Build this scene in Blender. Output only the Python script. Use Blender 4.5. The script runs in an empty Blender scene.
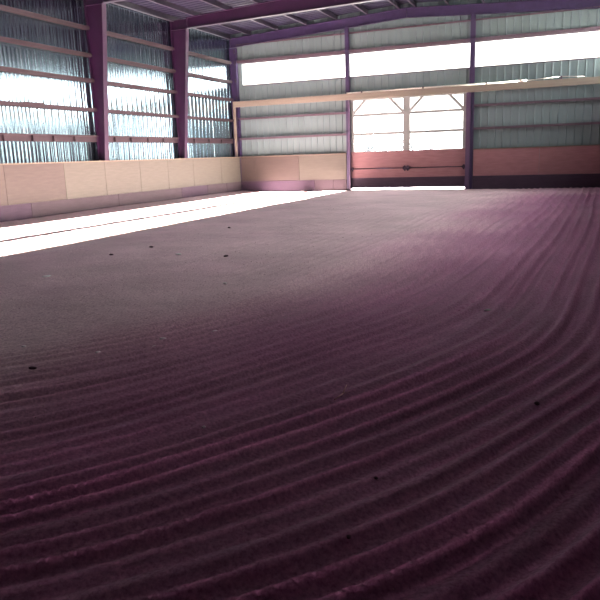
import bpy, bmesh, math, random
import numpy as np
from mathutils import Vector, Matrix

random.seed(7)
scn = bpy.context.scene
COL = scn.collection

# ------------------------------------------------------------------ helpers
class MB:
    """collects boxes, bars and tubes and links them as ONE mesh object"""
    def __init__(s):
        s.v = []; s.f = []; s.sm = []
    def box(s, x0, x1, y0, y1, z0, z1):
        n = len(s.v)
        s.v += [(x0,y0,z0),(x1,y0,z0),(x1,y1,z0),(x0,y1,z0),(x0,y0,z1),(x1,y0,z1),(x1,y1,z1),(x0,y1,z1)]
        for q in ((3,2,1,0),(4,5,6,7),(0,1,5,4),(1,2,6,5),(2,3,7,6),(3,0,4,7)):
            s.f.append(tuple(n+i for i in q)); s.sm.append(False)
        return s
    def hexa(s, pts):
        """eight corners, bottom four then top four"""
        n = len(s.v); s.v += [tuple(p) for p in pts]
        for q in ((3,2,1,0),(4,5,6,7),(0,1,5,4),(1,2,6,5),(2,3,7,6),(3,0,4,7)):
            s.f.append(tuple(n+i for i in q)); s.sm.append(False)
        return s
    def bar(s, a, b, w, h, up=(0,0,1)):
        a = Vector(a); b = Vector(b); d = (b-a).normalized(); up = Vector(up)
        sd = d.cross(up)
        if sd.length < 1e-4: sd = d.cross(Vector((1,0,0)))
        sd.normalize(); u = sd.cross(d).normalized()
        c = [(-w/2,-h/2),(w/2,-h/2),(w/2,h/2),(-w/2,h/2)]
        s.hexa([a+sd*i+u*j for i,j in c] + [b+sd*i+u*j for i,j in c]); return s
    def tube(s, a, b, r0, r1=None, n=10):
        r1 = r0 if r1 is None else r1
        a = Vector(a); b = Vector(b); d = (b-a).normalized()
        sd = d.orthogonal().normalized(); u = d.cross(sd); k = len(s.v)
        for c, r in ((a,r0),(b,r1)):
            for i in range(n):
                t = 2*math.pi*i/n; s.v.append(tuple(c+sd*(r*math.cos(t))+u*(r*math.sin(t))))
        for i in range(n):
            j = (i+1) % n; s.f.append((k+i,k+j,k+n+j,k+n+i)); s.sm.append(True)
        s.f.append(tuple(k+i for i in reversed(range(n)))); s.sm.append(False)
        s.f.append(tuple(k+n+i for i in range(n))); s.sm.append(False)
        return s
    def poly(s, pts2, axis, a, b):
        """a 2-D outline extruded from a to b; axis names the extrusion axis"""
        n = len(s.v); m = len(pts2)
        for t in (a, b):
            for p, q in pts2:
                s.v.append({'y': (p,t,q), 'x': (t,p,q), 'z': (p,q,t)}[axis])
        for i in range(m):
            j = (i+1) % m; s.f.append((n+i,n+j,n+m+j,n+m+i)); s.sm.append(False)
        s.f.append(tuple(n+i for i in reversed(range(m)))); s.sm.append(False)
        s.f.append(tuple(n+m+i for i in range(m))); s.sm.append(False)
        return s
    def build(s, name, mat, parent=None, origin=None, bevel=0.0):
        me = bpy.data.meshes.new(name)
        vs = s.v
        if origin is not None:
            vs = [(x-origin[0], y-origin[1], z-origin[2]) for x, y, z in s.v]
        me.from_pydata(vs, [], s.f)
        me.polygons.foreach_set('use_smooth', s.sm)
        bm = bmesh.new(); bm.from_mesh(me)
        bmesh.ops.recalc_face_normals(bm, faces=bm.faces[:]); bm.to_mesh(me); bm.free()
        me.materials.append(mat)
        o = bpy.data.objects.new(name, me); COL.objects.link(o)
        if origin is not None: o.location = origin
        if parent is not None:
            o.parent = parent
            if origin is None: o.location = tuple(-c for c in parent.matrix_basis.translation) if parent.parent is None else (0,0,0)
        if bevel:
            b = o.modifiers.new('edge', 'BEVEL'); b.width = bevel; b.segments = 1; b.limit_method = 'ANGLE'
        return o

def tag(o, label=None, cat=None, group=None, kind=None):
    if label: o['label'] = label
    if cat: o['category'] = cat
    if group: o['group'] = group
    if kind: o['kind'] = kind
    return o

def empty(name, loc, label, cat, group=None, kind=None):
    o = bpy.data.objects.new(name, None); COL.objects.link(o)
    o.location = loc; o.empty_display_size = 0.2
    return tag(o, label, cat, group, kind)

# ------------------------------------------------------------------ materials
def new_mat(name):
    m = bpy.data.materials.new(name); m.use_nodes = True
    nt = m.node_tree; bs = nt.nodes['Principled BSDF']
    return m, nt, bs

def mat(name, c1, c2=None, rough=0.6, metal=0.0, scale=4.0, stretch=(1,1,1), bump=0.0, bscale=40.0, detail=5.0, spec=0.4):
    m, nt, bs = new_mat(name); N = nt.nodes; L = nt.links
    c2 = c2 or tuple(c*0.8 for c in c1)
    tc = N.new('ShaderNodeTexCoord'); mp = N.new('ShaderNodeMapping'); mp.inputs['Scale'].default_value = stretch
    L.new(tc.outputs['Object'], mp.inputs['Vector'])
    nz = N.new('ShaderNodeTexNoise'); nz.inputs['Scale'].default_value = scale; nz.inputs['Detail'].default_value = detail
    L.new(mp.outputs[0], nz.inputs['Vector'])
    rp = N.new('ShaderNodeValToRGB'); rp.color_ramp.elements[0].position = .32; rp.color_ramp.elements[1].position = .68
    rp.color_ramp.elements[0].color = (*c2,1); rp.color_ramp.elements[1].color = (*c1,1)
    L.new(nz.outputs['Fac'], rp.inputs[0]); L.new(rp.outputs[0], bs.inputs['Base Color'])
    bs.inputs['Roughness'].default_value = rough; bs.inputs['Metallic'].default_value = metal
    bs.inputs['Specular IOR Level'].default_value = spec
    if bump:
        nb = N.new('ShaderNodeTexNoise'); nb.inputs['Scale'].default_value = bscale; nb.inputs['Detail'].default_value = 6
        L.new(mp.outputs[0], nb.inputs['Vector'])
        bp = N.new('ShaderNodeBump'); bp.inputs['Strength'].default_value = bump; bp.inputs['Distance'].default_value = .02
        L.new(nb.outputs['Fac'], bp.inputs['Height']); L.new(bp.outputs[0], bs.inputs['Normal'])
    return m

def pane_mat(name):
    m = bpy.data.materials.new(name); m.use_nodes = True; nt = m.node_tree; N = nt.nodes; L = nt.links
    N.remove(N['Principled BSDF']); out = N['Material Output']
    tr = N.new('ShaderNodeBsdfTransparent'); tr.inputs[0].default_value = (.97,.98,.97,1)
    gl = N.new('ShaderNodeBsdfGlossy'); gl.inputs['Roughness'].default_value = .05
    nz = N.new('ShaderNodeTexNoise'); nz.inputs['Scale'].default_value = 1.5
    mr = N.new('ShaderNodeMapRange'); mr.inputs['To Min'].default_value = .02; mr.inputs['To Max'].default_value = .05
    L.new(nz.outputs['Fac'], mr.inputs['Value'])
    mx = N.new('ShaderNodeMixShader'); L.new(mr.outputs[0], mx.inputs[0])
    L.new(tr.outputs[0], mx.inputs[1]); L.new(gl.outputs[0], mx.inputs[2]); L.new(mx.outputs[0], out.inputs['Surface'])
    return m

M = {}
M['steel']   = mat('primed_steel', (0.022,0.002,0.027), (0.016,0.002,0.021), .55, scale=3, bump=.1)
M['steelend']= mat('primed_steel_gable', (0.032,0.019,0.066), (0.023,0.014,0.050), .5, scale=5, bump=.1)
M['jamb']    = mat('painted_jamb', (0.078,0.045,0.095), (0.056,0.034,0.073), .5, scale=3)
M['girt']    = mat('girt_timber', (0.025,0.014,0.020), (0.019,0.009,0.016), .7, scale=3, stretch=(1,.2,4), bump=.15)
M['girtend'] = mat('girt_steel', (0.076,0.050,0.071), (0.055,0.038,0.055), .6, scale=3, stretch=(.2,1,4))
M['purlin']  = mat('purlin_steel', (0.034,0.025,0.045), (0.026,0.020,0.036), .5, scale=3)
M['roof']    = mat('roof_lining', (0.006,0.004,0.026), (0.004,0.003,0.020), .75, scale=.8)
M['galv']    = mat('galvanised_sheet', (0.426,0.543,0.603), (0.336,0.450,0.525), .14, metal=1.0, scale=1.2, stretch=(1,3,.6))
M['siding']  = mat('painted_siding', (0.128,0.178,0.188), (0.112,0.156,0.165), .55, scale=.8, stretch=(3,1,.4))
M['plyl']    = mat('plywood_lit_side', (0.049,0.036,0.032), (0.039,0.028,0.026), .6, scale=2.2, stretch=(1,1,7), bump=.1)  # same plywood as the right-hand panels, colour darkened against the strong left light
M['ply']     = mat('plywood', (0.246,0.122,0.133), (0.203,0.093,0.104), .6, scale=2.2, stretch=(1,1,7), bump=.1)
M['plyb']    = mat('plywood_pale_lit_side', (0.066,0.060,0.050), (0.055,0.049,0.041), .6, scale=2.2, stretch=(1,1,7), bump=.1)  # paler sheets, colour also darkened to counter the strong left light
M['base']    = mat('base_plank', (0.041,0.022,0.043), (0.030,0.015,0.034), .7, scale=2.5, stretch=(1,1,6), bump=.15)
M['baseb']   = mat('base_plank_worn', (0.040,0.026,0.036), (0.031,0.019,0.028), .7, scale=2.5, stretch=(1,1,6), bump=.15)
M['cap']     = mat('pine_cap', (0.131,0.106,0.081), (0.114,0.088,0.068), .6, scale=3, stretch=(2,2,6))
M['beam']    = mat('pine_beam', (0.194,0.170,0.137), (0.163,0.140,0.117), .6, scale=3, stretch=(.3,1,6), bump=.1)
M['conduit'] = mat('conduit', (.85,.82,.74), (.7,.68,.62), .3, metal=.7, scale=6)
M['frame']   = mat('door_frame_paint', (0.243,0.252,0.248), (0.219,0.227,0.223), .5, scale=5)
M['iron']    = mat('dark_iron', (0.030,0.015,0.035), (0.020,0.010,0.025), .5, metal=.3, scale=8)
M['snow']    = mat('snow', (.42,.42,.43), (.36,.36,.37), .8, scale=.4, bump=.2, bscale=3)
M['bark']    = mat('bare_branch', (0.238,0.252,0.280), (0.168,0.182,0.210), .9, scale=8, spec=.05)
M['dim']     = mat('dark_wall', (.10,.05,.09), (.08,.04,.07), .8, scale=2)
M['clod']    = mat('dark_clod', (.10,.055,.075), (.07,.035,.055), .95, scale=20, bump=.5)
M['pebble']  = mat('pale_pebble', (0.950,0.950,0.950), (0.770,0.672,0.720), .8, scale=30, bump=.3)
M['sandlump']= mat('sand_lump', (.34,.22,.26), (.25,.15,.19), .95, scale=25, bump=.5)
M['twig']    = mat('straw_twig', (0.840,0.560,0.532), (0.630,0.392,0.392), .8, scale=30)
M['pane']    = pane_mat('clear_panel')

def sand_mat():
    m, nt, bs = new_mat('arena_sand'); N = nt.nodes; L = nt.links
    tc = N.new('ShaderNodeTexCoord')
    n1 = N.new('ShaderNodeTexNoise'); n1.inputs['Scale'].default_value = .7; n1.inputs['Detail'].default_value = 4
    n2 = N.new('ShaderNodeTexNoise'); n2.inputs['Scale'].default_value = 45; n2.inputs['Detail'].default_value = 8; n2.inputs['Roughness'].default_value = .7
    L.new(tc.outputs['Object'], n1.inputs['Vector']); L.new(tc.outputs['Object'], n2.inputs['Vector'])
    r1 = N.new('ShaderNodeValToRGB'); e = r1.color_ramp.elements
    e[0].position = .3; e[0].color = (.84,.84,.84,1); e[1].position = .7; e[1].color = (1.1,1.1,1.1,1)
    L.new(n1.outputs['Fac'], r1.inputs[0])
    av = N.new('ShaderNodeAttribute'); av.attribute_name = 'shade_mask'
    md = N.new('ShaderNodeMix'); md.data_type = 'RGBA'; md.inputs[6].default_value = (*SAND_LIT,1); md.inputs[7].default_value = (*SAND_SHADED,1)
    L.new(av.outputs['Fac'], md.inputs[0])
    m1 = N.new('ShaderNodeMix'); m1.data_type = 'RGBA'; m1.blend_type = 'MULTIPLY'; m1.inputs[0].default_value = 1
    L.new(md.outputs[2], m1.inputs[6]); L.new(r1.outputs[0], m1.inputs[7])
    r2 = N.new('ShaderNodeValToRGB'); e = r2.color_ramp.elements
    e[0].position = .36; e[0].color = (.55,.47,.55,1); e[1].position = .66; e[1].color = (1.15,1.15,1.15,1)
    L.new(n2.outputs['Fac'], r2.inputs[0])
    mx = N.new('ShaderNodeMix'); mx.data_type = 'RGBA'; mx.blend_type = 'MULTIPLY'; mx.inputs[0].default_value = 1
    L.new(m1.outputs[2], mx.inputs[6]); L.new(r2.outputs[0], mx.inputs[7]); L.new(mx.outputs[2], bs.inputs['Base Color'])
    bs.inputs['Roughness'].default_value = .75; bs.inputs['Specular IOR Level'].default_value = .3
    bp = N.new('ShaderNodeBump'); bp.inputs['Strength'].default_value = .5; bp.inputs['Distance'].default_value = .008
    L.new(n2.outputs['Fac'], bp.inputs['Height']); L.new(bp.outputs[0], bs.inputs['Normal'])
    return m
SAND_LIT = (.72,.56,.57); SAND_SHADED = (.49,.235,.375)  # light falloff painted in: tones for brightly and dimly lit sand
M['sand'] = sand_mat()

# ------------------------------------------------------------------ main dimensions (metres; x across, y along, z up)
XL, XR = -0.35, 16.65          # sheeting planes of the long walls
YE, YN = 0.20, -31.6           # sheeting planes of the gable walls
RIDGE = 8.15
SLOPE = .055
def purlin_z(x): return 7.10 + SLOPE*(x if x < RIDGE else 2*RIDGE - x)
def roof_z(x):   return purlin_z(x) + .20

# ------------------------------------------------------------------ floor: raked sand
TR = [[[14.01, -20.91], [14.14, -19.83], [14.31, -17.78], [14.55, -15.12], [14.73, -11.04], [14.7, -8.4]], [[14.27, -21.82], [14.33, -20.56], [14.48, -18.44], [14.71, -15.45], [14.93, -12.12], [14.95, -8.42]], [[14.48, -21.77], [14.56, -20.37], [14.71, -18.4], [14.96, -14.72], [15.15, -11.59], [15.21, -8.43]], [[14.7, -21.71], [14.78, -20.32], [14.97, -18.35], [15.27, -16.33], [15.42, -13.06], [15.46, -9.16]], [[15.27, -18.9], [15.35, -20.48], [15.33, -21.67]], [[13.49, -16.84], [13.64, -14.84], [13.93, -12.15], [14.35, -9.8]], [[13.37, -15.93], [13.51, -13.62], [13.8, -11.62]], [[14.35, -23.63], [14.46, -23.26], [14.56, -22.77], [14.64, -22.03], [14.62, -21.28]], [[14.49, -24.74], [14.62, -24.43], [14.77, -23.87], [14.95, -23.26], [15.05, -22.3], [15.11, -21.17]], [[14.52, -24.97], [14.68, -24.64], [14.83, -24.17], [14.99, -23.69], [15.13, -22.86], [15.19, -21.15]], [[14.66, -25.04], [14.85, -24.59], [15.04, -24.06], [15.22, -23.38], [15.31, -22.15]], [[13.24, -24.98], [13.6, -24.4], [13.71, -23.87], [13.93, -23.18]], [[12.95, -24.27], [13.19, -23.71], [13.54, -23.16], [13.74, -22.15]], [[13.51, -25.64], [13.68, -25.27], [13.9, -24.83], [14.13, -24.25]], [[13.99, -25.82], [14.19, -25.37], [14.3, -25.18]], [[12.92, -23.12], [13.14, -22.14], [13.39, -20.76], [13.54, -18.91], [13.5, -16.99]], [[12.59, -22.16], [12.9, -21.22], [13.06, -19.86], [13.1, -17.59], [13.08, -13.64]], [[12.38, -18.56], [12.59, -16.66], [12.72, -14.1], [12.78, -11.35]], [[11.76, -26.36], [11.98, -26.0]], [[12.52, -27.09], [12.73, -26.86], [12.91, -26.56], [13.12, -26.2]], [[12.78, -27.33], [13.08, -27.03], [13.35, -26.6]], [[13.4, -26.68], [13.62, -26.38], [13.88, -26.06], [14.12, -25.54]], [[13.59, -27.0], [13.8, -26.75], [14.02, -26.48], [14.26, -26.11]], [[13.79, -27.34], [14.07, -27.02], [14.36, -26.53]], [[14.24, -26.03], [14.53, -25.57], [14.85, -24.96]], [[14.36, -26.53], [14.61, -26.14], [14.89, -25.65], [15.23, -24.92]], [[14.47, -26.95], [14.68, -26.59], [14.92, -26.21], [15.22, -25.3]], [[14.62, -27.08], [14.83, -26.75], [14.98, -26.46], [15.12, -25.94]], [[14.93, -26.97], [15.08, -26.73], [15.2, -26.51]], [[11.38, -25.99], [11.89, -25.55], [12.22, -24.69]], [[11.77, -23.91], [12.26, -22.57], [12.62, -19.38]], [[12.49, -25.14], [12.95, -24.27], [13.48, -22.93]], [[13.56, -23.24], [14.0, -22.48], [14.25, -20.92], [14.54, -17.38], [14.86, -11.86], [15.23, -5.46]], [[14.01, -25.07], [14.57, -24.17], [14.85, -23.08], [15.1, -21.45], [15.16, -19.37]], [[8.58, -23.3], [9.1, -22.06], [9.54, -20.14]], [[10.17, -21.21], [10.5, -18.24]]]
TR.pop(4)
def fit_field():
    cx = np.arange(7.5, 17.3, 1.1); cy = np.concatenate([np.arange(-30.5,-19.9,1.1), np.arange(-18.5, 0.5, 2.2)])
    C = np.array([(a,b) for a in cx for b in cy]); S = np.where(C[:,1] < -19.5, 1.6, 2.9)
    def basis_grad(P):
        d = P[:,None,:]-C[None]; r2 = (d**2).sum(-1); e = np.exp(-r2/(2*S**2))
        gx = -d[...,0]/S**2*e; gy = -d[...,1]/S**2*e
        one = np.ones((len(P),1)); z = 0*one
        return np.hstack([gx, one, z]), np.hstack([gy, z, one])
    rows = []; rhs = []
    P = []; T = []
    for t in TR:
        t = np.array(t)
        for a, b in zip(t[:-1], t[1:]):
            L = np.linalg.norm(b-a)
            if L < .05: continue
            n = max(1, int(L/.8))
            for k in range(n): P.append(a+(b-a)*(k+.5)/n); T.append((b-a)/L)
    for x in (13.2,14,14.8,15.6,16.2):
        for y in (-1,-3,-5): P.append(np.array((x,y))); T.append(np.array((.03,1.)))
    for x in (1,4,7,9.5):
        for y in range(-20,0,3): P.append(np.array((float(x),float(y)))); T.append(np.array((.03,1.)))
    for x, y, a in ((9,-25,56),(10,-26,52),(10.8,-27,48),(11.5,-28,45),(8,-26,56),(9,-27.5,50),(10,-28.5,46),(10.2,-24,62),(11,-25,55),(9,-23.5,64),(12.3,-28.3,42),(13.4,-28.3,40),(14.4,-28,42)):
        P.append(np.array((x,y))); T.append(np.array((math.cos(math.radians(a)), math.sin(math.radians(a)))))
    for x in (15.7, 16.3):
        for y in range(-22, -5, 2): P.append(np.array((x, float(y)))); T.append(np.array((.02, 1.)))
    P = np.array(P); T = np.array(T); Nn = np.stack([T[:,1],-T[:,0]],1)
    gx, gy = basis_grad(P)
    A = np.vstack([3*(gx*T[:,:1]+gy*T[:,1:]), 1.4*(gx*Nn[:,:1]+gy*Nn[:,1:])])
    b = np.concatenate([np.zeros(len(P)), 1.4*np.ones(len(P))])
    K = A.shape[1]; reg = .012*np.eye(K); reg[-2:] = 0
    w = np.linalg.lstsq(np.vstack([A, reg]), np.concatenate([b, np.zeros(K)]), rcond=None)[0]
    return C, S, w
FC, FS, FW = fit_field()
def field(X, Y):
    g = FW[-2]*X + FW[-1]*Y
    for (a, b), s, w in zip(FC, FS, FW[:-2]):
        if abs(w) > 1e-5: g = g + w*np.exp(-((X-a)**2+(Y-b)**2)/(2*s*s))
    return g

_rng = np.random.RandomState(3)
_lat = _rng.rand(256,256)
def vnoise(X, Y):
    xi = np.floor(X).astype(int); yi = np.floor(Y).astype(int); fx = X-xi; fy = Y-yi
    fx = fx*fx*(3-2*fx); fy = fy*fy*(3-2*fy)
    g = lambda i,j: _lat[i % 256, j % 256]
    return (g(xi,yi)*(1-fx)+g(xi+1,yi)*fx)*(1-fy)+(g(xi,yi+1)*(1-fx)+g(xi+1,yi+1)*fx)*fy
def fbm(X, Y, o=3):
    s = 0; a = .5
    for k in range(o): s = s + a*(vnoise(X*2**k+17*k, Y*2**k+31*k)-.5); a *= .5
    return s
def sstep(a, b, x):
    t = np.clip((x-a)/(b-a), 0, 1); return t*t*(3-2*t)

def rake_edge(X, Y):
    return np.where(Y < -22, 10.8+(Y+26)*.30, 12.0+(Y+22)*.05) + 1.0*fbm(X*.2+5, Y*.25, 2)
def shade_mask(X, Y):
    # the dimmer light over the raked side, painted into the sand colour
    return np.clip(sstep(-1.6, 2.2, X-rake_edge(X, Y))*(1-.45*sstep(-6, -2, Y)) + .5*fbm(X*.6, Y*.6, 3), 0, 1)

def sand_height(X, Y):
    g = field(X, Y)
    def ridges(pitch, ph, q):
        u = g/pitch + .7*fbm(X*.5+ph, Y*.25, 2); k = np.floor(u); f = u-k
        amp = .2+1.15*vnoise(k*7.31+3+ph, Y*.2+X*.2)
        return amp*(np.clip(1-np.abs(2*f-1), 0, 1)**q-.35)          # narrow crest, broad trough
    far = sstep(-24.0, -20.5, Y)
    rid = (1-far)*.060*ridges(.158, 0, 1.7) + far*.150*ridges(.225, 4, 2.3)
    u3 = g/.31 + .6*fbm(X*.4+3, Y*.2, 2); wide = .5+.5*np.cos(2*np.pi*u3)
    u2 = g/.07 + 1.1*fbm(X*.6+9, Y*.3, 2); f2 = u2-np.floor(u2)
    fine = (1-np.abs(2*f2-1))*(.2+.8*vnoise(np.floor(u2)*3.7, Y*.2+X*.2))
    # raked hard along the right-hand track and the near turn, trampled flat towards the left
    edge = rake_edge(X, Y)
    m = .10+.90*sstep(-.9, .4, X-edge) 
    m = m*(1-.75*sstep(-4.5,-1.0, Y))
    h = m*(rid+.010*(wide-.5)+.016*(fine-.3))
    h = h + .05*fbm(X*.35, Y*.35, 3) + (.010+.012*(1-m))*fbm(X*3.1, Y*3.1, 3)
    # long soft drag lines left of the raked track
    h = h + .022*(1-m)*fbm(g*1.6, Y*.10+X*.05, 3)
    h = h + .007*fbm(X*11, Y*11, 3)*(.5+.5*m)
    # sand banked against the boards, and level at the walls
    h = h + .06*np.exp(-((X-.15)/.5)**2)
    return h

def build_floor():
    xs = np.concatenate([np.arange(XL, 8, .07), np.arange(8, XR+.02, .026)])
    ys = np.concatenate([np.arange(YN, -28.6, .1), np.arange(-28.6, -20, .02), np.arange(-20, -11, .035), np.arange(-11, YE+.05, .055)])
    X, Y = np.meshgrid(xs, ys, indexing='ij')
    Z = sand_height(X, Y)
    nx, ny = X.shape
    co = np.stack([X, Y, Z], -1).reshape(-1,3).astype(np.float32)
    idx = np.arange(nx*ny).reshape(nx,ny)
    q = np.stack([idx[:-1,:-1], idx[1:,:-1], idx[1:,1:], idx[:-1,1:]], -1).reshape(-1,4)
    me = bpy.data.meshes.new('floor')
    me.vertices.add(len(co)); me.vertices.foreach_set('co', co.ravel())
    me.loops.add(q.size); me.loops.foreach_set('vertex_index', q.ravel().astype(np.int32))
    me.polygons.add(len(q)); me.polygons.foreach_set('loop_start', np.arange(0, q.size, 4, dtype=np.int32))
    me.polygons.foreach_set('use_smooth', np.ones(len(q), dtype=bool))
    me.update(calc_edges=True); me.validate()
    at = me.attributes.new('shade_mask', 'FLOAT', 'POINT'); at.data.foreach_set('value', shade_mask(X, Y).ravel().astype(np.float32))
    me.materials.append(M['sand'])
    o = bpy.data.objects.new('floor', me); COL.objects.link(o)
    tag(o, 'purple-brown sand riding floor raked into curved furrows', 'floor', kind='structure')
build_floor()
def hz(x, y): return float(sand_height(np.array([[float(x)]]), np.array([[float(y)]]))[0,0])

# ------------------------------------------------------------------ sheet-metal walls
def rib_profile(a, b, pitch=.305, wave=.0, rib=.03, phase=0.0, n=12):
    """points (along, depth) of a ribbed sheet from a to b; the ribs stick out"""
    pts = []; t = a
    step = pitch/n
    while t < b-1e-6:
        u = ((t-phase)/pitch) % 1.0
        d = wave*math.sin(2*math.pi*u*2 + .6*math.sin(t*1.7)) + wave*.6*math.sin(t*3.3+1)
        if .82 <= u <= 1.0:
            w = min((u-.82)/.05, (1.0-u)/.05, 1.0); d += rib*max(0, w)
        pts.append((t, d)); t += step
    pts.append((b, 0.0)); return pts

def sheet(mb, along, plane, a, b, z0, z1, inward, th=.02, ztop=None, **kw):
    """vertical ribbed sheet; along = 'x' or 'y'; ribs stand towards inward (+1/-1); ztop(t) gives a sloped head"""
    pts = rib_profile(a, b, **kw); n = len(mb.v)
    for t, d in pts:
        zt = ztop(t) if ztop else z1
        f, k = plane+inward*d, plane-inward*th
        for c, z in ((f,z0),(f,zt),(k,zt),(k,z0)):
            mb.v.append((t,c,z) if along == 'x' else (c,t,z))
    for i in range(len(pts)-1):
        A = n+4*i; B = A+4
        for q in ((A,B,B+1,A+1),(A+1,B+1,B+2,A+2),(A+2,B+2,B+3,A+3),(A+3,B+3,B,A)):
            mb.f.append(q); mb.sm.append(False)
    mb.f.append((n,n+1,n+2,n+3)); mb.sm.append(False)
    e = n+4*(len(pts)-1); mb.f.append((e+3,e+2,e+1,e)); mb.sm.append(False)

ZW0, ZW1 = 4.965, 5.95         # clear strip in the gable wall
DX0, DX1, DZ = 5.56, 10.72, 4.10
w = MB(); sheet(w, 'y', XL, YN, YE, -.1, roof_z(XL), 1, wave=.0055, rib=.016, n=24)
tag(w.build('wall_left', M['galv']), 'long shiny ribbed metal wall on the left of the arena', 'wall', kind='structure')

w = MB()
sheet(w, 'x', YE, XL, DX0, -.1, ZW0, -1, rib=.03)
sheet(w, 'x', YE, DX1, XR, -.1, ZW0, -1, rib=.03)
sheet(w, 'x', YE, DX0, DX1, DZ, ZW0, -1, rib=.03)
sheet(w, 'x', YE, XL, XR, ZW1, 8, -1, rib=.03, ztop=roof_z)
w.box(XL, .24, YE-.02, YE+.03, ZW0, ZW1)
w.box(16.4, XR, YE-.02, YE+.03, ZW0, ZW1)
tag(w.build('wall_back', M['siding']), 'far gable wall of pale ribbed siding above the boards', 'wall', kind='structure')

RY0, RY1, RZ0, RZ1 = -20.6, -.14, 4.32, 5.91
w = MB()
w.box(XR, XR+.03, YN, YE, -.1, RZ0); w.box(XR, XR+.03, YN, YE, RZ1, roof_z(XR)+.12); w.box(XR, XR+.03, YN, RY0, RZ0, RZ1); w.box(XR, XR+.03, RY1, YE, RZ0, RZ1)
w.box(XR, XR+.03, YE, YE+.22, -.1, roof_z(XR))  # unseen fin added outside the corner to block grazing sun
w.box(XR-.35, XR-.30, YN+.1, YE-.2, -.05, 1.68)
w.box(XR-.10, XR, RY0, YE, 4.895, 5.095)
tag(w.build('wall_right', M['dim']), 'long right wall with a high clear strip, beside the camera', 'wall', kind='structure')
w = MB(); w.box(XL, XR, YN-.03, YN, -.1, roof_z(RIDGE)+.1)
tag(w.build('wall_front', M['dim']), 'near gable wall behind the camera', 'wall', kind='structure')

# roof: ribbed sheet in two pitches
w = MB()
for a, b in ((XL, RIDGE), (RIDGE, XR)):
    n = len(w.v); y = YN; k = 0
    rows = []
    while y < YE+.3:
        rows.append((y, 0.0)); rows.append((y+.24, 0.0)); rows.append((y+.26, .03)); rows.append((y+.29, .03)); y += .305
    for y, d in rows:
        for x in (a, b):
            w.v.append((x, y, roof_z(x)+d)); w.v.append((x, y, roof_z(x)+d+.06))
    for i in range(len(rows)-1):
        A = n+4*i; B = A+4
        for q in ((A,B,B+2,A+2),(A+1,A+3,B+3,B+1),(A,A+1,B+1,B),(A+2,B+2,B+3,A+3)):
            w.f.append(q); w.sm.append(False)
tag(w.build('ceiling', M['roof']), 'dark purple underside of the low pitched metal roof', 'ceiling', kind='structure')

# clear strips
def window(n, x0, x1, label):
    e = empty('window_%d' % n, ((x0+x1)/2, YE, ZW0), label, 'window', 'clear strip windows in the far gable wall', 'structure')
    p = MB(); p.box(x0, x1, YE, YE+.008, ZW0, ZW1); p.build('pane', M['pane'], e)
    f = MB(); f.box(x0, x1, YE-.035, YE+.02, ZW0-.03, ZW0+.015); f.box(x0, x1, YE-.035, YE+.02, ZW1-.015, ZW1+.03)
    f.build('frame', M['girtend'], e)
window(1, .24, 5.50, 'high clear strip window between the corner column and the left door post')
window(2, 5.50, 10.90, 'high clear strip window directly above the double door')
window(3, 10.90, 16.40, 'high clear strip window right of the right-hand door post')
e = empty('window_4', (XR, -11, RZ0), 'long clear strip window high in the right wall', 'window', None, 'structure')
p = MB(); p.box(XR+.01, XR+.018, RY0, RY1, RZ0, RZ1); p.build('pane', M['pane'], e)

# ------------------------------------------------------------------ steel frames
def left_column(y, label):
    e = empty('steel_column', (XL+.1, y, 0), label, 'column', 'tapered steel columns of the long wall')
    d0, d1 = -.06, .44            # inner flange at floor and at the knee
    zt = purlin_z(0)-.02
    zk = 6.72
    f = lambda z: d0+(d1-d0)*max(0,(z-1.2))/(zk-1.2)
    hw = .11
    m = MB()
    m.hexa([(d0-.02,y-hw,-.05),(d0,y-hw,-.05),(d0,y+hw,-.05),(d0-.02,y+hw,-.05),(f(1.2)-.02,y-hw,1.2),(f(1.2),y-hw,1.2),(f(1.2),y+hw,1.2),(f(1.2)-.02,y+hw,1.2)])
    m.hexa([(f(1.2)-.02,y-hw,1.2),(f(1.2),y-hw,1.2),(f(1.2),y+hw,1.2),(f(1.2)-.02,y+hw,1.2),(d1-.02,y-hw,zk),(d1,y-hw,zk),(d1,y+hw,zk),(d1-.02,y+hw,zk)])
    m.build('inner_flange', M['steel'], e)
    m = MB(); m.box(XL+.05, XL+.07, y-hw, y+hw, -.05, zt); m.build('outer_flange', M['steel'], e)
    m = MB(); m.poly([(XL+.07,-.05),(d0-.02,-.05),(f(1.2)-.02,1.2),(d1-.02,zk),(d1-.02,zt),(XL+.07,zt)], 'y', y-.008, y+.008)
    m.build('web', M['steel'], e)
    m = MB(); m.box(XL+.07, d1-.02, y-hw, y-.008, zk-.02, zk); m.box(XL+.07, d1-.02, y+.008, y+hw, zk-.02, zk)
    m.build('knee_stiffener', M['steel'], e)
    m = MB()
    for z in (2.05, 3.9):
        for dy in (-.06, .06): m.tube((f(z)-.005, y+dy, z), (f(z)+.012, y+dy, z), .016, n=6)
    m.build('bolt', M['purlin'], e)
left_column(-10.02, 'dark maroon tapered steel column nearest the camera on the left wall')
left_column(-4.87, 'dark maroon tapered steel column between the near column and the corner')

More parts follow.
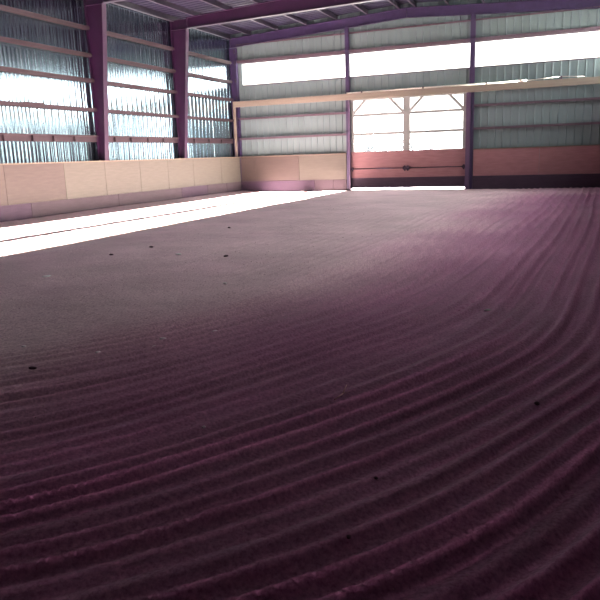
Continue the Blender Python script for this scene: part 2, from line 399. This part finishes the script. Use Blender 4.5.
def rafter(y, zl, label, x0, x1, mt, hw=.10):
    """zl(x): height of the lower flange"""
    e = empty('roof_rafter', ((x0+x1)/2, y, 6.7), label, 'rafter', 'steel rafters of the roof frames')
    xs = sorted({x0, x1, RIDGE} | {x0+(x1-x0)*i/16 for i in range(17)})
    for nm, fz, t in (('lower_flange', zl, .025), ('upper_flange', lambda x: purlin_z(x)-.025, .023)):
        m = MB()
        for a, b in zip(xs[:-1], xs[1:]):
            m.hexa([(a,y-hw,fz(a)),(b,y-hw,fz(b)),(b,y+hw,fz(b)),(a,y+hw,fz(a)),(a,y-hw,fz(a)+t),(b,y-hw,fz(b)+t),(b,y+hw,fz(b)+t),(a,y+hw,fz(a)+t)])
        m.build(nm, M['purlin'] if nm == 'lower_flange' and mt == 'steel' else M[mt], e)
    m = MB()
    m.poly([(x, zl(x)+.025) for x in xs]+[(x, purlin_z(x)-.025) for x in reversed(xs)], 'y', y-.008, y+.008)
    m.build('web', M[mt], e)
    for x in (x0+.012, RIDGE, x1-1.3 if mt == 'steelend' else x1-.012):
        m = MB(); m.box(x-.012, x+.012, y-hw, y-.008, zl(x)+.025, purlin_z(x)-.025); m.box(x-.012, x+.012, y+.008, y+hw, zl(x)+.025, purlin_z(x)-.025)
        m.build('splice_plate', M[mt], e)
def zmid(x):
    s = min(x, 2*RIDGE-x); return 6.72+.024*max(0, s-.4)
def zend(x):
    s = min(x, 2*RIDGE-x); return 6.69+.056*s
rafter(-10.02, zmid, 'dark steel rafter springing from the near column, mostly above the frame', .47, XR-.02, 'steel')
rafter(-4.87, zmid, 'dark steel rafter crossing the ceiling from the second column', .47, XR-.02, 'steel')
rafter(.06, zend, 'purple steel rafter lying against the top of the far gable wall', -.25, XR-.02, 'steelend', .07)

# purlins run the length of the roof, on top of the rafters
words = ['first','second','third','fourth','fifth','sixth','seventh','eighth','ninth','tenth','eleventh','twelfth']
px = [.79, 2.19, 3.60, 5.02, 6.43, 7.80]
k = 0
for x in px+[2*RIDGE-v for v in reversed(px)]:
    z = purlin_z(x); y0, y1 = -31.4, YE-.02
    m = MB(); m.box(x-.01, x+.01, y0, y1, z+.012, z+.188); m.box(x-.01, x+.07, y0, y1, z, z+.012); m.box(x-.07, x+.01, y0, y1, z+.188, z+.2)
    o = m.build('roof_purlin', M['purlin'], origin=(x, -15.6, z))
    tag(o, words[k]+' thin steel purlin in from the left wall under the roof', 'purlin', 'purlins under the roof sheeting'); k += 1
z = purlin_z(XL+.1)
m = MB(); m.box(XL+.06, XL+.08, -31.4, YE-.05, z-.02, z+.19); m.box(XL+.06, XL+.20, -31.4, YE-.05, z-.04, z-.02)
tag(m.build('eave_strut', M['purlin'], origin=(XL+.1,-15.6,z)), 'pale steel eave strut along the top of the shiny left wall', 'eave strut')

# ------------------------------------------------------------------ girts on the left wall
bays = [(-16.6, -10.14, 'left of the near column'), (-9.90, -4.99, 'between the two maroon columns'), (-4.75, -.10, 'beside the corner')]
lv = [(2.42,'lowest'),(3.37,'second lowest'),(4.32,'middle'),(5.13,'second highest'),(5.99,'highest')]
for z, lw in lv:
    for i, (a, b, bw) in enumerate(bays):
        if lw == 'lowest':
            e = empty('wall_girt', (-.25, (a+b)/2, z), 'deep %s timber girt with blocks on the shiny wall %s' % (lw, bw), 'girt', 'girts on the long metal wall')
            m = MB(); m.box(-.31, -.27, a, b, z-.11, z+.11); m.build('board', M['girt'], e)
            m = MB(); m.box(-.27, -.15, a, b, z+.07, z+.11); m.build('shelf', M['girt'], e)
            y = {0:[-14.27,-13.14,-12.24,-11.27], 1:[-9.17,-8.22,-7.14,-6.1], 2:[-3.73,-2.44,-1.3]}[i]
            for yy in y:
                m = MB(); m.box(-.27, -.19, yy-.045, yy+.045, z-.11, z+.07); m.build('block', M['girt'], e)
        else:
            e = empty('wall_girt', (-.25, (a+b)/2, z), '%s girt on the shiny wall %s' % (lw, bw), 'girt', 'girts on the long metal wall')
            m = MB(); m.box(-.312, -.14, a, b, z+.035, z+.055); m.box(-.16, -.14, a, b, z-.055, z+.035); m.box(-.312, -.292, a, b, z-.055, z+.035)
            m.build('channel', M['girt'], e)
            if i == 0 and lw == 'second lowest':
                m = MB(); m.box(-.30, -.13, -13.4, -12.6, z+.055, z+.085); m.build('splice', M['girt'], e)

# girts on the gable wall
ends = [(.046, 5.419, 'left of the door'), (10.995, 16.35, 'right of the door')]
for z, lw in ((2.50,'lower'),(3.43,'upper')):
    for a, b, bw in ends:
        m = MB(); m.box(a, b, YE-.18, YE-.035, z+.03, z+.05); m.box(a, b, YE-.18, YE-.16, z-.045, z+.03)
        tag(m.build('gable_girt', M['girtend'], origin=((a+b)/2, YE-.1, z)), '%s thin girt on the pale gable wall %s' % (lw, bw), 'girt', 'girts on the gable wall')
for z, lw in ((6.03,'just above the clear strip'),(6.78,'close under the roof rafter')):
    for a, b, bw in ((.046,5.419,'left of the left post'),(5.585,10.805,'between the two gable posts'),(10.995,16.35,'right of the right post')):
        m = MB(); h = .06 if z < 6.5 else .035
        m.box(a, b, YE-.15, YE-.035, z+h-.02, z+h); m.box(a, b, YE-.15, YE-.13, z-h, z+h-.02)
        if z < 6.5 and a > 10: m.box(15.1, 15.25, YE-.2, YE-.15, z-.03, z+.05)
        tag(m.build('gable_girt', M['girtend'], origin=((a+b)/2, YE-.1, z)), 'thin girt %s, %s' % (lw, bw), 'girt', 'girts on the gable wall')

# gable posts
for x, hw, label in ((5.50,.085,'slim purple steel gable post at the left side of the door'), (10.90,.095,'slim purple steel gable post at the right side of the door')):
    e = empty('gable_post', (x, YE-.1, 0), label, 'post', 'gable posts beside the door')
    zt = zend(x)
    for nm, a, b in (('inner_flange', YE-.20, YE-.185), ('outer_flange', YE-.05, YE-.036)):
        m = MB(); m.box(x-hw, x+hw, a, b, -.05, zt); m.build(nm, M['steelend'] if nm[0] == 'i' else M['jamb'], e)
    m = MB(); m.box(x-.006, x+.006, YE-.185, YE-.05, -.05, zt); m.build('web', M['jamb'], e)
    m = MB()
    if x < 8: m.box(x+.03, x+.10, YE-.27, YE-.205, -.02, 4.0)
    else: m.box(x-.20, x-.02, YE-.27, YE-.205, -.02, 4.02)
    m.build('door_jamb', M['jamb'], e)

# corner column with clips
e = empty('steel_column', (-.12, YE-.12, 0), 'mottled purple steel column standing in the far left corner', 'column')
m = MB(); m.box(-.30, -.28, YE-.22, YE-.03, -.05, 6.65); m.build('outer_flange', M['steelend'], e)
m = MB(); m.box(.03, .05, YE-.22, YE-.03, -.05, 6.65); m.build('inner_flange', M['steelend'], e)
m = MB(); m.box(-.28, .03, YE-.13, YE-.115, -.05, 6.65); m.build('web', M['steelend'], e)
for z in (2.5, 3.43, 4.4, 5.2, 6.0, 6.5):
    m = MB(); m.box(-.10, .0, YE-.16, YE-.13, z-.09, z+.09); m.tube((-.05,YE-.16,z+.05),(-.05,YE-.185,z+.05),.018,n=6); m.tube((-.05,YE-.16,z-.05),(-.05,YE-.185,z-.05),.018,n=6)
    m.build('girt_clip', M['purlin'], e)

# ------------------------------------------------------------------ header beam, prop and conduit
ZB0, ZB1 = 3.975, 4.235
m = MB(); m.box(-.18, 8.3, -.13, -.06, ZB0, ZB1)
tag(m.build('header_beam', M['beam'], origin=(4.1,-.1,ZB0), bevel=.006), 'long pale pine beam from the corner to above the door', 'beam')
m = MB(); m.box(8.31, 16.4, -.13, -.06, ZB0-.01, ZB1)
tag(m.build('header_beam', M['beam'], origin=(12.3,-.1,ZB0), bevel=.006), 'long pine beam from the door middle to the right wall', 'beam')
m = MB(); m.box(-.18, -.068, -.13, -.06, .0, ZB0-.002)
tag(m.build('timber_prop', M['beam'], origin=(-.12,-.1,0), bevel=.005), 'upright pine prop under the beam end in the far left corner', 'prop')
e = empty('conduit_pipe', (9, -.1, ZB1), 'pale metal conduit pipe lying along the top of the pine beam', 'pipe')
m = MB(); m.tube((5.5,-.10,ZB1+.035),(12.9,-.10,ZB1+.035),.032); m.build('pipe', M['conduit'], e)
m = MB(); m.tube((12.75,-.10,ZB1+.035),(13.05,-.10,ZB1+.035),.055); m.build('coupling', M['conduit'], e)
m = MB(); m.tube((13.05,-.10,ZB1+.035),(14.35,-.10,ZB1+.10),.013); m.tube((14.35,-.10,ZB1+.10),(15.2,-.10,ZB1+.04),.013); m.build('cable', M['conduit'], e)
for x in (6.2, 8.9, 11.5, 14.35):
    m = MB(); m.box(x-.03, x+.03, -.14, -.06, ZB1, ZB1+.085 if x < 14 else ZB1+.12); m.build('bracket', M['girtend'], e)

# ------------------------------------------------------------------ double door
def door(n, x0, x1, label, meet_right):
    y0, y1 = YE-.09, YE-.03
    e = empty('door_%d' % n, ((x0+x1)/2, y0, .12), label, 'door', 'door leaves', 'structure')
    s = .145
    m = MB(); m.box(x0, x0+s, y0, y1, .10, 4.06); m.build('stile', M['frame'], e)
    m = MB(); m.box(x1-s, x1, y0, y1, .10, 4.06); m.build('stile', M['frame'], e)
    a, b = x0+s, x1-s
    m = MB(); m.box(a, b, y0, y1, 3.93, 4.06); m.build('top_rail', M['frame'], e)
    for z in (3.30, 2.475):
        m = MB(); m.box(a, b, y0+.01, y1-.01, z-.05, z+.05); m.build('glazing_bar', M['frame'], e)
    for p0, p1 in (((a, 3.38), (a+.60, 3.99)), ((b, 3.36), (b-.62, 3.99))):
        m = MB(); m.bar((p0[0], y0-.012, p0[1]), (p1[0], y0-.012, p1[1]), .024, .11, (0,0,1)); m.build('corner_brace', M['frame'], e)
    m = MB(); m.box(a, b, YE-.058, YE-.050, 1.71, 3.99); m.build('pane', M['pane'], e)
    m = MB(); m.box(x0, x1, y0-.022, y0-.002, .11, 1.71); m.build('panel', M['ply'], e)
    m = MB(); m.box(x0, x1, y0-.026, y0-.0225, .11, .553); m.build('kick_plank', M['base'], e)
    m = MB(); m.tube((x0+.10, y0-.07, .955), (x1-.10, y0-.07, .955), .020); rod = m.build('latch_rod', M['iron'], e)
    for x, rad in ((x0+.07, .055 if meet_right else .085), (x1-.07, .085 if meet_right else .075)):
        m = MB(); m.tube((x, y0-.022, .955), (x, y0-.12, .955), rad, n=14); m.box(x-.03, x+.03, y0-.06, y0-.022, .955-rad-.04, .955+rad+.02)
        m.build('latch_knob', M['iron'], rod)
door(1, 5.59, 8.1395, 'left leaf of the double door, clear above and plywood below', True)
door(2, 8.1405, 10.70, 'right leaf of the double door, clear above and plywood below', False)

# ------------------------------------------------------------------ kick boards
def kick(x0, x1, y0, y1, z0, z1, name, mt, label, cat, group):
    m = MB(); m.box(x0, x1, y0, y1, z0, z1)
    o = m.build(name, M[mt], origin=((x0+x1)/2, (y0+y1)/2, z0), bevel=.004)
    return tag(o, label, cat, group)
ZK0, ZK1 = .50, 1.64
g = .004
ys = [0.0, -1.92, -4.36, -6.30, -8.17, -10.20, -12.22, -14.66, -17.1, -19.54, -21.98]
for i in range(len(ys)-1):
    b, a = ys[i]-g, ys[i+1]+g
    kick(-.03, 0, a, b, ZK0+.003, ZK1, 'kick_panel', 'plyb' if i < 6 else 'plyl',
         '%s plywood kick panel from the corner along the shiny left wall' % words[i], 'panel', 'plywood panels along the left wall')
yb = [0.0, -1.5, -3.29, -5.41, -9.6, -13.79, -18, -22]
for i in range(len(yb)-1):
    b, a = yb[i]-g, yb[i+1]+g
    kick(-.035, .012, a, b, -.06, ZK0, 'base_board', 'base' if i in (2,5,6) else 'baseb',
         '%s dark base board from the corner under the left plywood panels' % words[i], 'board', 'dark base boards along the left wall')
yc = [.0, -4.9, -9.8, -14.7, -21.98]
for i in range(4):
    kick(-.06, .03, yc[i+1]+g, yc[i]-g, ZK1+.002, ZK1+.04, 'cap_rail', 'cap',
         '%s pale cap rail from the corner on top of the left kick panels' % words[i], 'rail', 'cap rails on the kick boards')
xe = [.002, .82, 3.07, 5.40]
ew = ['narrow plywood kick panel in the corner of the far wall','wide pinkish plywood kick panel on the far wall, second from the corner','pale plywood kick panel on the far wall beside the left door post']
for i in range(3): kick(xe[i]+g, xe[i+1]-g, 0, .03, ZK0+.003, ZK1, 'kick_panel', 'plyb' if i == 2 else 'plyl', ew[i], 'panel', 'plywood panels on the far wall')
xb = [.014, 3.82, 4.75, 5.40]
ew = ['long dark base board on the far wall from the corner','short dark base board on the far wall, second from the left door post','short worn base board on the far wall touching the left door post']
for i in range(3): kick(xb[i]+g, xb[i+1]-g, -.012, .035, -.06, ZK0, 'base_board', 'base' if i == 0 else 'baseb', ew[i], 'board', 'dark base boards on the far wall')
kick(.034, 5.40, -.03, .06, ZK1+.002, ZK1+.04, 'cap_rail', 'cap', 'pale cap rail on the far wall left of the door', 'rail', 'cap rails on the kick boards')
xe = [11.02, 13.66, 16.29]
ew = ['reddish plywood kick panel on the far wall beside the right door post','reddish plywood kick panel on the far wall, second right of the door']
for i in range(2): kick(xe[i]+g, xe[i+1]-g, 0, .03, .553, ZK1, 'kick_panel', 'ply', ew[i], 'panel', 'plywood panels on the far wall')
kick(11.02, 16.29, -.012, .035, -.06, .55, 'base_board', 'base', 'long dark base board on the far wall right of the door', 'board', 'dark base boards on the far wall')
kick(11.02, 16.29, -.03, .06, ZK1+.002, ZK1+.04, 'cap_rail', 'cap', 'pale cap rail on the far wall right of the door', 'rail', 'cap rails on the kick boards')

# ------------------------------------------------------------------ clods, pebbles and twigs on the sand
LUMPS = []
def lump(name, x, y, sx, sy, sz, mt, label, cat, group=None, seed=0):
    LUMPS.append((x, y))
    bm = bmesh.new(); bmesh.ops.create_icosphere(bm, subdivisions=2, radius=1)
    r = random.Random(seed*7+int(x*100))
    k = [Vector((r.uniform(-1,1),r.uniform(-1,1),r.uniform(-1,1))).normalized() for _ in range(7)]; a = [r.uniform(-.16,.22) for _ in k]
    for v in bm.verts:
        n = v.co.normalized(); s = 1+sum(w_*max(0,n.dot(d))**3 for w_, d in zip(a,k)); v.co = Vector((n.x*s*sx, n.y*s*sy, n.z*s*sz))
    bmesh.ops.rotate(bm, verts=bm.verts, cent=(0,0,0), matrix=Matrix.Rotation(r.uniform(0,3), 3, 'Z'))
    me = bpy.data.meshes.new(name); bm.to_mesh(me); bm.free(); me.materials.append(M[mt])
    for p_ in me.polygons: p_.use_smooth = True
    o = bpy.data.objects.new(name, me); COL.objects.link(o); o.location = (x, y, hz(x,y)+sz*.45)
    return tag(o, label, cat, group)
lump('dirt_clod', 11.07,-25.36, .032,.014,.014, 'clod', 'dark elongated clod alone near the left edge of the sand', 'clod', 'clods lying on the sand', 1)
lump('dirt_clod', 7.60,-18.67, .04,.03,.02, 'clod', 'dark clod nearest the sunlit strip on the left', 'clod', 'clods lying on the sand', 3)
lump('dirt_clod', 7.50,-19.75, .04,.03,.02, 'clod', 'dark clod left of the pale scuffed lump', 'clod', 'clods lying on the sand', 4)
lump('dirt_clod', 7.52,-15.38, .045,.03,.022, 'clod', 'small dark clod farthest down the smooth sand below the sunlit strip', 'clod', 'clods lying on the sand', 5)
lump('dirt_clod', 9.65,-19.48, .04,.03,.02, 'clod', 'dark clod on the smooth sand straight below the second column', 'clod', 'clods lying on the sand', 6)
lump('dirt_clod', 14.18,-26.27, .012,.010,.009, 'clod', 'dark clod on a furrow crest in the near middle', 'clod', 'clods lying on the sand', 7)
lump('dirt_clod', 14.22,-26.84, .012,.010,.008, 'clod', 'dark clod nearest the camera at the bottom middle', 'clod', 'clods lying on the sand', 8)
lump('dirt_clod', 14.88,-24.98, .020,.015,.012, 'clod', 'dark clod in the furrows near the right edge', 'clod', 'clods lying on the sand', 9)
lump('sand_lump', 8.67,-19.41, 0.063,0.035,0.017, 'pebble', 'flat pale scuffed lump between the dark clods', 'lump', 'sand lumps', 10)
lump('sand_lump', 10.86,-21.74, 0.038,0.025,0.017, 'pebble', 'flat pale lump in the middle of the smooth sand', 'lump', 'sand lumps', 11)
lump('sand_lump', 7.90,-21.77, 0.063,0.042,0.014, 'pebble', 'broad pale scuffed lump at the left edge of the smooth sand', 'lump', 'sand lumps', 12)
lump('pebble', 11.30,-24.84, 0.027,0.019,0.011, 'pebble', 'pale pebble right of the elongated dark clod', 'pebble', 'pale pebbles on the sand', 13)
lump('pebble', 11.66,-24.51, 0.030,0.022,0.013, 'pebble', 'pale pebble, lower of the two lying close together', 'pebble', 'pale pebbles on the sand', 14)
lump('pebble', 11.62,-24.32, 0.030,0.022,0.013, 'pebble', 'pale pebble, upper of the two lying close together', 'pebble', 'pale pebbles on the sand', 15)
lump('pebble', 11.96,-23.97, 0.038,0.027,0.015, 'pebble', 'largest white pebble at the edge of the furrows', 'pebble', 'pale pebbles on the sand', 16)
lump('pebble', 10.50,-24.87, 0.022,0.018,0.010, 'pebble', 'pale pebble at the far left above the elongated dark clod', 'pebble', 'pale pebbles on the sand', 17)
lump('pebble', 13.00,-25.96, 0.019,0.014,0.008, 'pebble', 'pinkish pebble on a near furrow crest', 'pebble', 'pale pebbles on the sand', 18)
lump('pebble', 14.27,-22.41, 0.038,0.022,0.013, 'pebble', 'white pebble among the furrows of the right-hand turn', 'pebble', 'pale pebbles on the sand', 19)
zt = hz(13.64,-25.2)
m = MB(); m.tube((13.62,-25.30,zt+.012),(13.645,-25.20,zt+.022),.004,.005,6); m.tube((13.645,-25.20,zt+.022),(13.64,-25.10,zt+.05),.005,.003,6); m.tube((13.645,-25.20,zt+.022),(13.68,-25.16,zt+.03),.003,.002,6)
tag(m.build('twig', M['twig'], origin=(13.64,-25.2,zt)), 'thin pale forked twig lying across a furrow in the middle', 'twig')

# crumbs of sand beyond counting, one object
def crumbs():
    r = random.Random(11); vs = []; fs = []
    base = [(1,0,0),(-1,0,0),(0,1,0),(0,-1,0),(0,0,1),(0,0,-1)]
    tri = [(4,0,2),(4,2,1),(4,1,3),(4,3,0),(5,2,0),(5,1,2),(5,3,1),(5,0,3)]
    pts = []
    while len(pts) < 2600:
        t = r.random()
        if t < .55: x, y = r.gauss(10.8,1.5), r.gauss(-22.5,2.0)
        elif t < .8: x, y = r.uniform(11,15.8), r.uniform(-27.6,-22)
        else: x, y = r.uniform(5.5,14), r.uniform(-22,-6)
        if 5.4 < x < 16 and y > -28 and all((x-a)**2+(y-b)**2 > .04 for a, b in LUMPS): pts.append((x,y))
    P = np.array(pts); H = sand_height(P[:,0], P[:,1])
    for (x, y), h in zip(pts, H):
        d = math.hypot(x-15,y+29.2); s = r.uniform(.002,.0055)*(1+.05*d); n = len(vs); a = r.uniform(0,3); c, sn = math.cos(a), math.sin(a)
        for p in base:
            q = [p[0]*s*r.uniform(.7,1.5), p[1]*s*r.uniform(.6,1.2), p[2]*s*r.uniform(.5,.9)]
            vs.append((x+q[0]*c-q[1]*sn, y+q[0]*sn+q[1]*c, float(h)+q[2]+s*.25))
        fs += [tuple(n+i for i in t_) for t_ in tri]
    me = bpy.data.meshes.new('sand_crumbs'); me.from_pydata(vs, [], fs); me.materials.append(M['sand'])
    o = bpy.data.objects.new('sand_crumbs', me); COL.objects.link(o)
    tag(o, 'loose crumbs of sand strewn over the raked floor', 'crumbs', kind='stuff')
crumbs()

# ------------------------------------------------------------------ outside: snow and bare bushes
w = MB()
for x0, x1, y0, y1 in ((-120,140,YE+.04,220),(-120,XL-.03,-60,YE+.04),(XR+.04,140,-60,YE+.04)):
    w.box(x0, x1, y0, y1, -.4, .0)
tag(w.build('ground_outside', M['snow']), 'bright snowy ground outside the far door', 'ground', kind='structure')

def bush_parts(seed, h):
    """bare stems, and a loose crown of small clumps of twigs"""
    r = random.Random(seed); m = MB(); tips = []
    for _ in range(7):
        a_ = r.uniform(0, 6.28); sp = r.uniform(.15, .55)*h*.5
        q = Vector((math.cos(a_)*sp, math.sin(a_)*sp, h*r.uniform(.45,.7))); p = Vector((q.x*.12, q.y*.12, -.1))
        m.tube(p, q, .06, .03, 6)
        for _ in range(4):
            t = q+Vector((r.uniform(-.5,.5)*h*.3, r.uniform(-.5,.5)*h*.3, r.uniform(-.12,.34)*h)); m.tube(q, t, .03, .012, 5); tips.append(t)
    c = MB()
    for t in tips:
        for _ in range(9):
            o_ = t+Vector((r.gauss(0,.16),r.gauss(0,.16),r.gauss(0,.13)))*h*.5; n = len(c.v); sz = r.uniform(.05,.12)*h*.5
            for p in ((1,0,0),(-1,0,0),(0,1,0),(0,-1,0),(0,0,1),(0,0,-1)):
                c.v.append(tuple(o_+Vector(p)*sz*r.uniform(.6,1.5)))
            for f in ((4,0,2),(4,2,1),(4,1,3),(4,3,0),(5,2,0),(5,1,2),(5,3,1),(5,0,3)): c.f.append(tuple(n+i for i in f)); c.sm.append(False)
    return m, c
src = [bush_parts(s_, h) for s_, h in ((1,3.4),(2,2.8),(3,3.9))]
spots = [(-24,64),(-22,60),(-20.2,66),(-18.6,62),(-17.2,58),(-15.8,65),(-14.6,61),(-12.6,67),(-10.9,62),(-9.6,64),(-8.1,60),(-6.6,66),(-5.0,62),(-3.2,64)]
meshes = []
for i, (x, y) in enumerate(spots):
    e = empty('hazy_bush', (x, y, 0), 'hazy bush on the snow far beyond the door panes', 'bush', 'bushes beyond the door')
    if i < 3:
        a_, b_ = src[i]
        so_ = [a_.build('stems', M['bark']), b_.build('crown', M['bark'])]; meshes.append([o.data for o in so_])
    else:
        so_ = []
        for nm, me in zip(('stems','crown'), meshes[i % 3]):
            o = bpy.data.objects.new(nm, me); COL.objects.link(o); so_.append(o)
    for o in so_: o.parent = e
    e.rotation_euler.z = i*1.3

# ------------------------------------------------------------------ light and camera
SKY, GLOW, SUN, EXPO = 2.0, 9.5, 235.0, 1.05
wd = bpy.data.worlds.new('overcast_sky'); scn.world = wd; wd.use_nodes = True
nt = wd.node_tree; N = nt.nodes; L = nt.links
bg = N['Background']; bg.inputs[0].default_value = (1.0,.985,.96,1)
tc = N.new('ShaderNodeTexCoord'); dt = N.new('ShaderNodeVectorMath'); dt.operation = 'DOT_PRODUCT'
dt.inputs[1].default_value = (math.cos(math.atan(.3825)), 0, math.sin(math.atan(.3825)))
L.new(tc.outputs['Generated'], dt.inputs[0])
mxm = N.new('ShaderNodeMath'); mxm.operation = 'MAXIMUM'; mxm.inputs[1].default_value = 0; L.new(dt.outputs['Value'], mxm.inputs[0])
pw = N.new('ShaderNodeMath'); pw.operation = 'POWER'; pw.inputs[1].default_value = 2.5; L.new(mxm.outputs[0], pw.inputs[0])
ma = N.new('ShaderNodeMath'); ma.operation = 'MULTIPLY_ADD'; ma.inputs[1].default_value = GLOW; ma.inputs[2].default_value = SKY
L.new(pw.outputs[0], ma.inputs[0]); L.new(ma.outputs[0], bg.inputs[1])      # bright thin cloud, brightest round the sun
sl = bpy.data.lights.new('sun', 'SUN'); sl.energy = SUN; sl.angle = math.radians(.53); sl.color = (1.0,.93,.80)
so = bpy.data.objects.new('sun', sl); COL.objects.link(so)
el = math.atan(.3825); so.location = (40, -10, 20)
so.rotation_euler = Vector((-math.cos(el), 0, -math.sin(el))).to_track_quat('-Z', 'Y').to_euler()

# Cycles light portals in the real openings: they give off nothing, they only tell the renderer where sky light enters
def portal(name, loc, direction, sx, sy):
    l = bpy.data.lights.new(name, 'AREA'); l.shape = 'RECTANGLE'; l.size = sx; l.size_y = sy
    l.cycles.is_portal = True
    o = bpy.data.objects.new(name, l); COL.objects.link(o); o.location = loc
    z = -Vector(direction); y = Vector((0,0,1)); x = y.cross(z)
    o.matrix_world = Matrix.Translation(loc) @ Matrix((x, y, z)).transposed().to_4x4()
portal('window_portal', ((.24+16.4)/2, YE+.04, (ZW0+ZW1)/2), (0,-1,0), 16.16, ZW1-ZW0)
portal('door_portal', ((DX0+DX1)/2, YE+.04, 2.85), (0,-1,0), 4.85, 2.3)
portal('window_portal', (XR+.04, (RY0+RY1)/2, (RZ0+RZ1)/2), (-1,0,0), RY1-RY0, RZ1-RZ0)

cam = bpy.data.cameras.new('camera'); co = bpy.data.objects.new('camera', cam); COL.objects.link(co)
r_ = Vector((0.9257742597198697, 0.37667580711561316, -0.03251701668248024))
u_ = Vector((-0.05046436348383354, 0.20834804845503777, 0.9767519842432617))
d_ = Vector((-0.3746936989839819, 0.9026108945934448, -0.2118919651683908))
mtx = Matrix((r_, u_, -d_)).transposed().to_4x4(); mtx.translation = Vector((15.0296, -29.24, 1.6003))
co.matrix_world = mtx
cam.sensor_width = 36; cam.lens = 661.91*36/600; cam.clip_end = 500; cam.clip_start = .05
scn.camera = co
scn.view_settings.view_transform = 'Standard'; scn.view_settings.look = 'None'
scn.view_settings.exposure = EXPO; scn.view_settings.gamma = 1.0; scn.view_settings.use_curve_mapping = False
scn.cycles.max_bounces = 14; scn.cycles.diffuse_bounces = 8; scn.cycles.transparent_max_bounces = 16; scn.cycles.glossy_bounces = 6
scn.cycles.use_denoising = True; scn.cycles.denoising_prefilter = 'ACCURATE'; scn.cycles.caustics_reflective = True; scn.cycles.sample_clamp_indirect = 5; scn.cycles.use_light_tree = False; scn.cycles.use_adaptive_sampling = False; scn.cycles.use_guiding = True
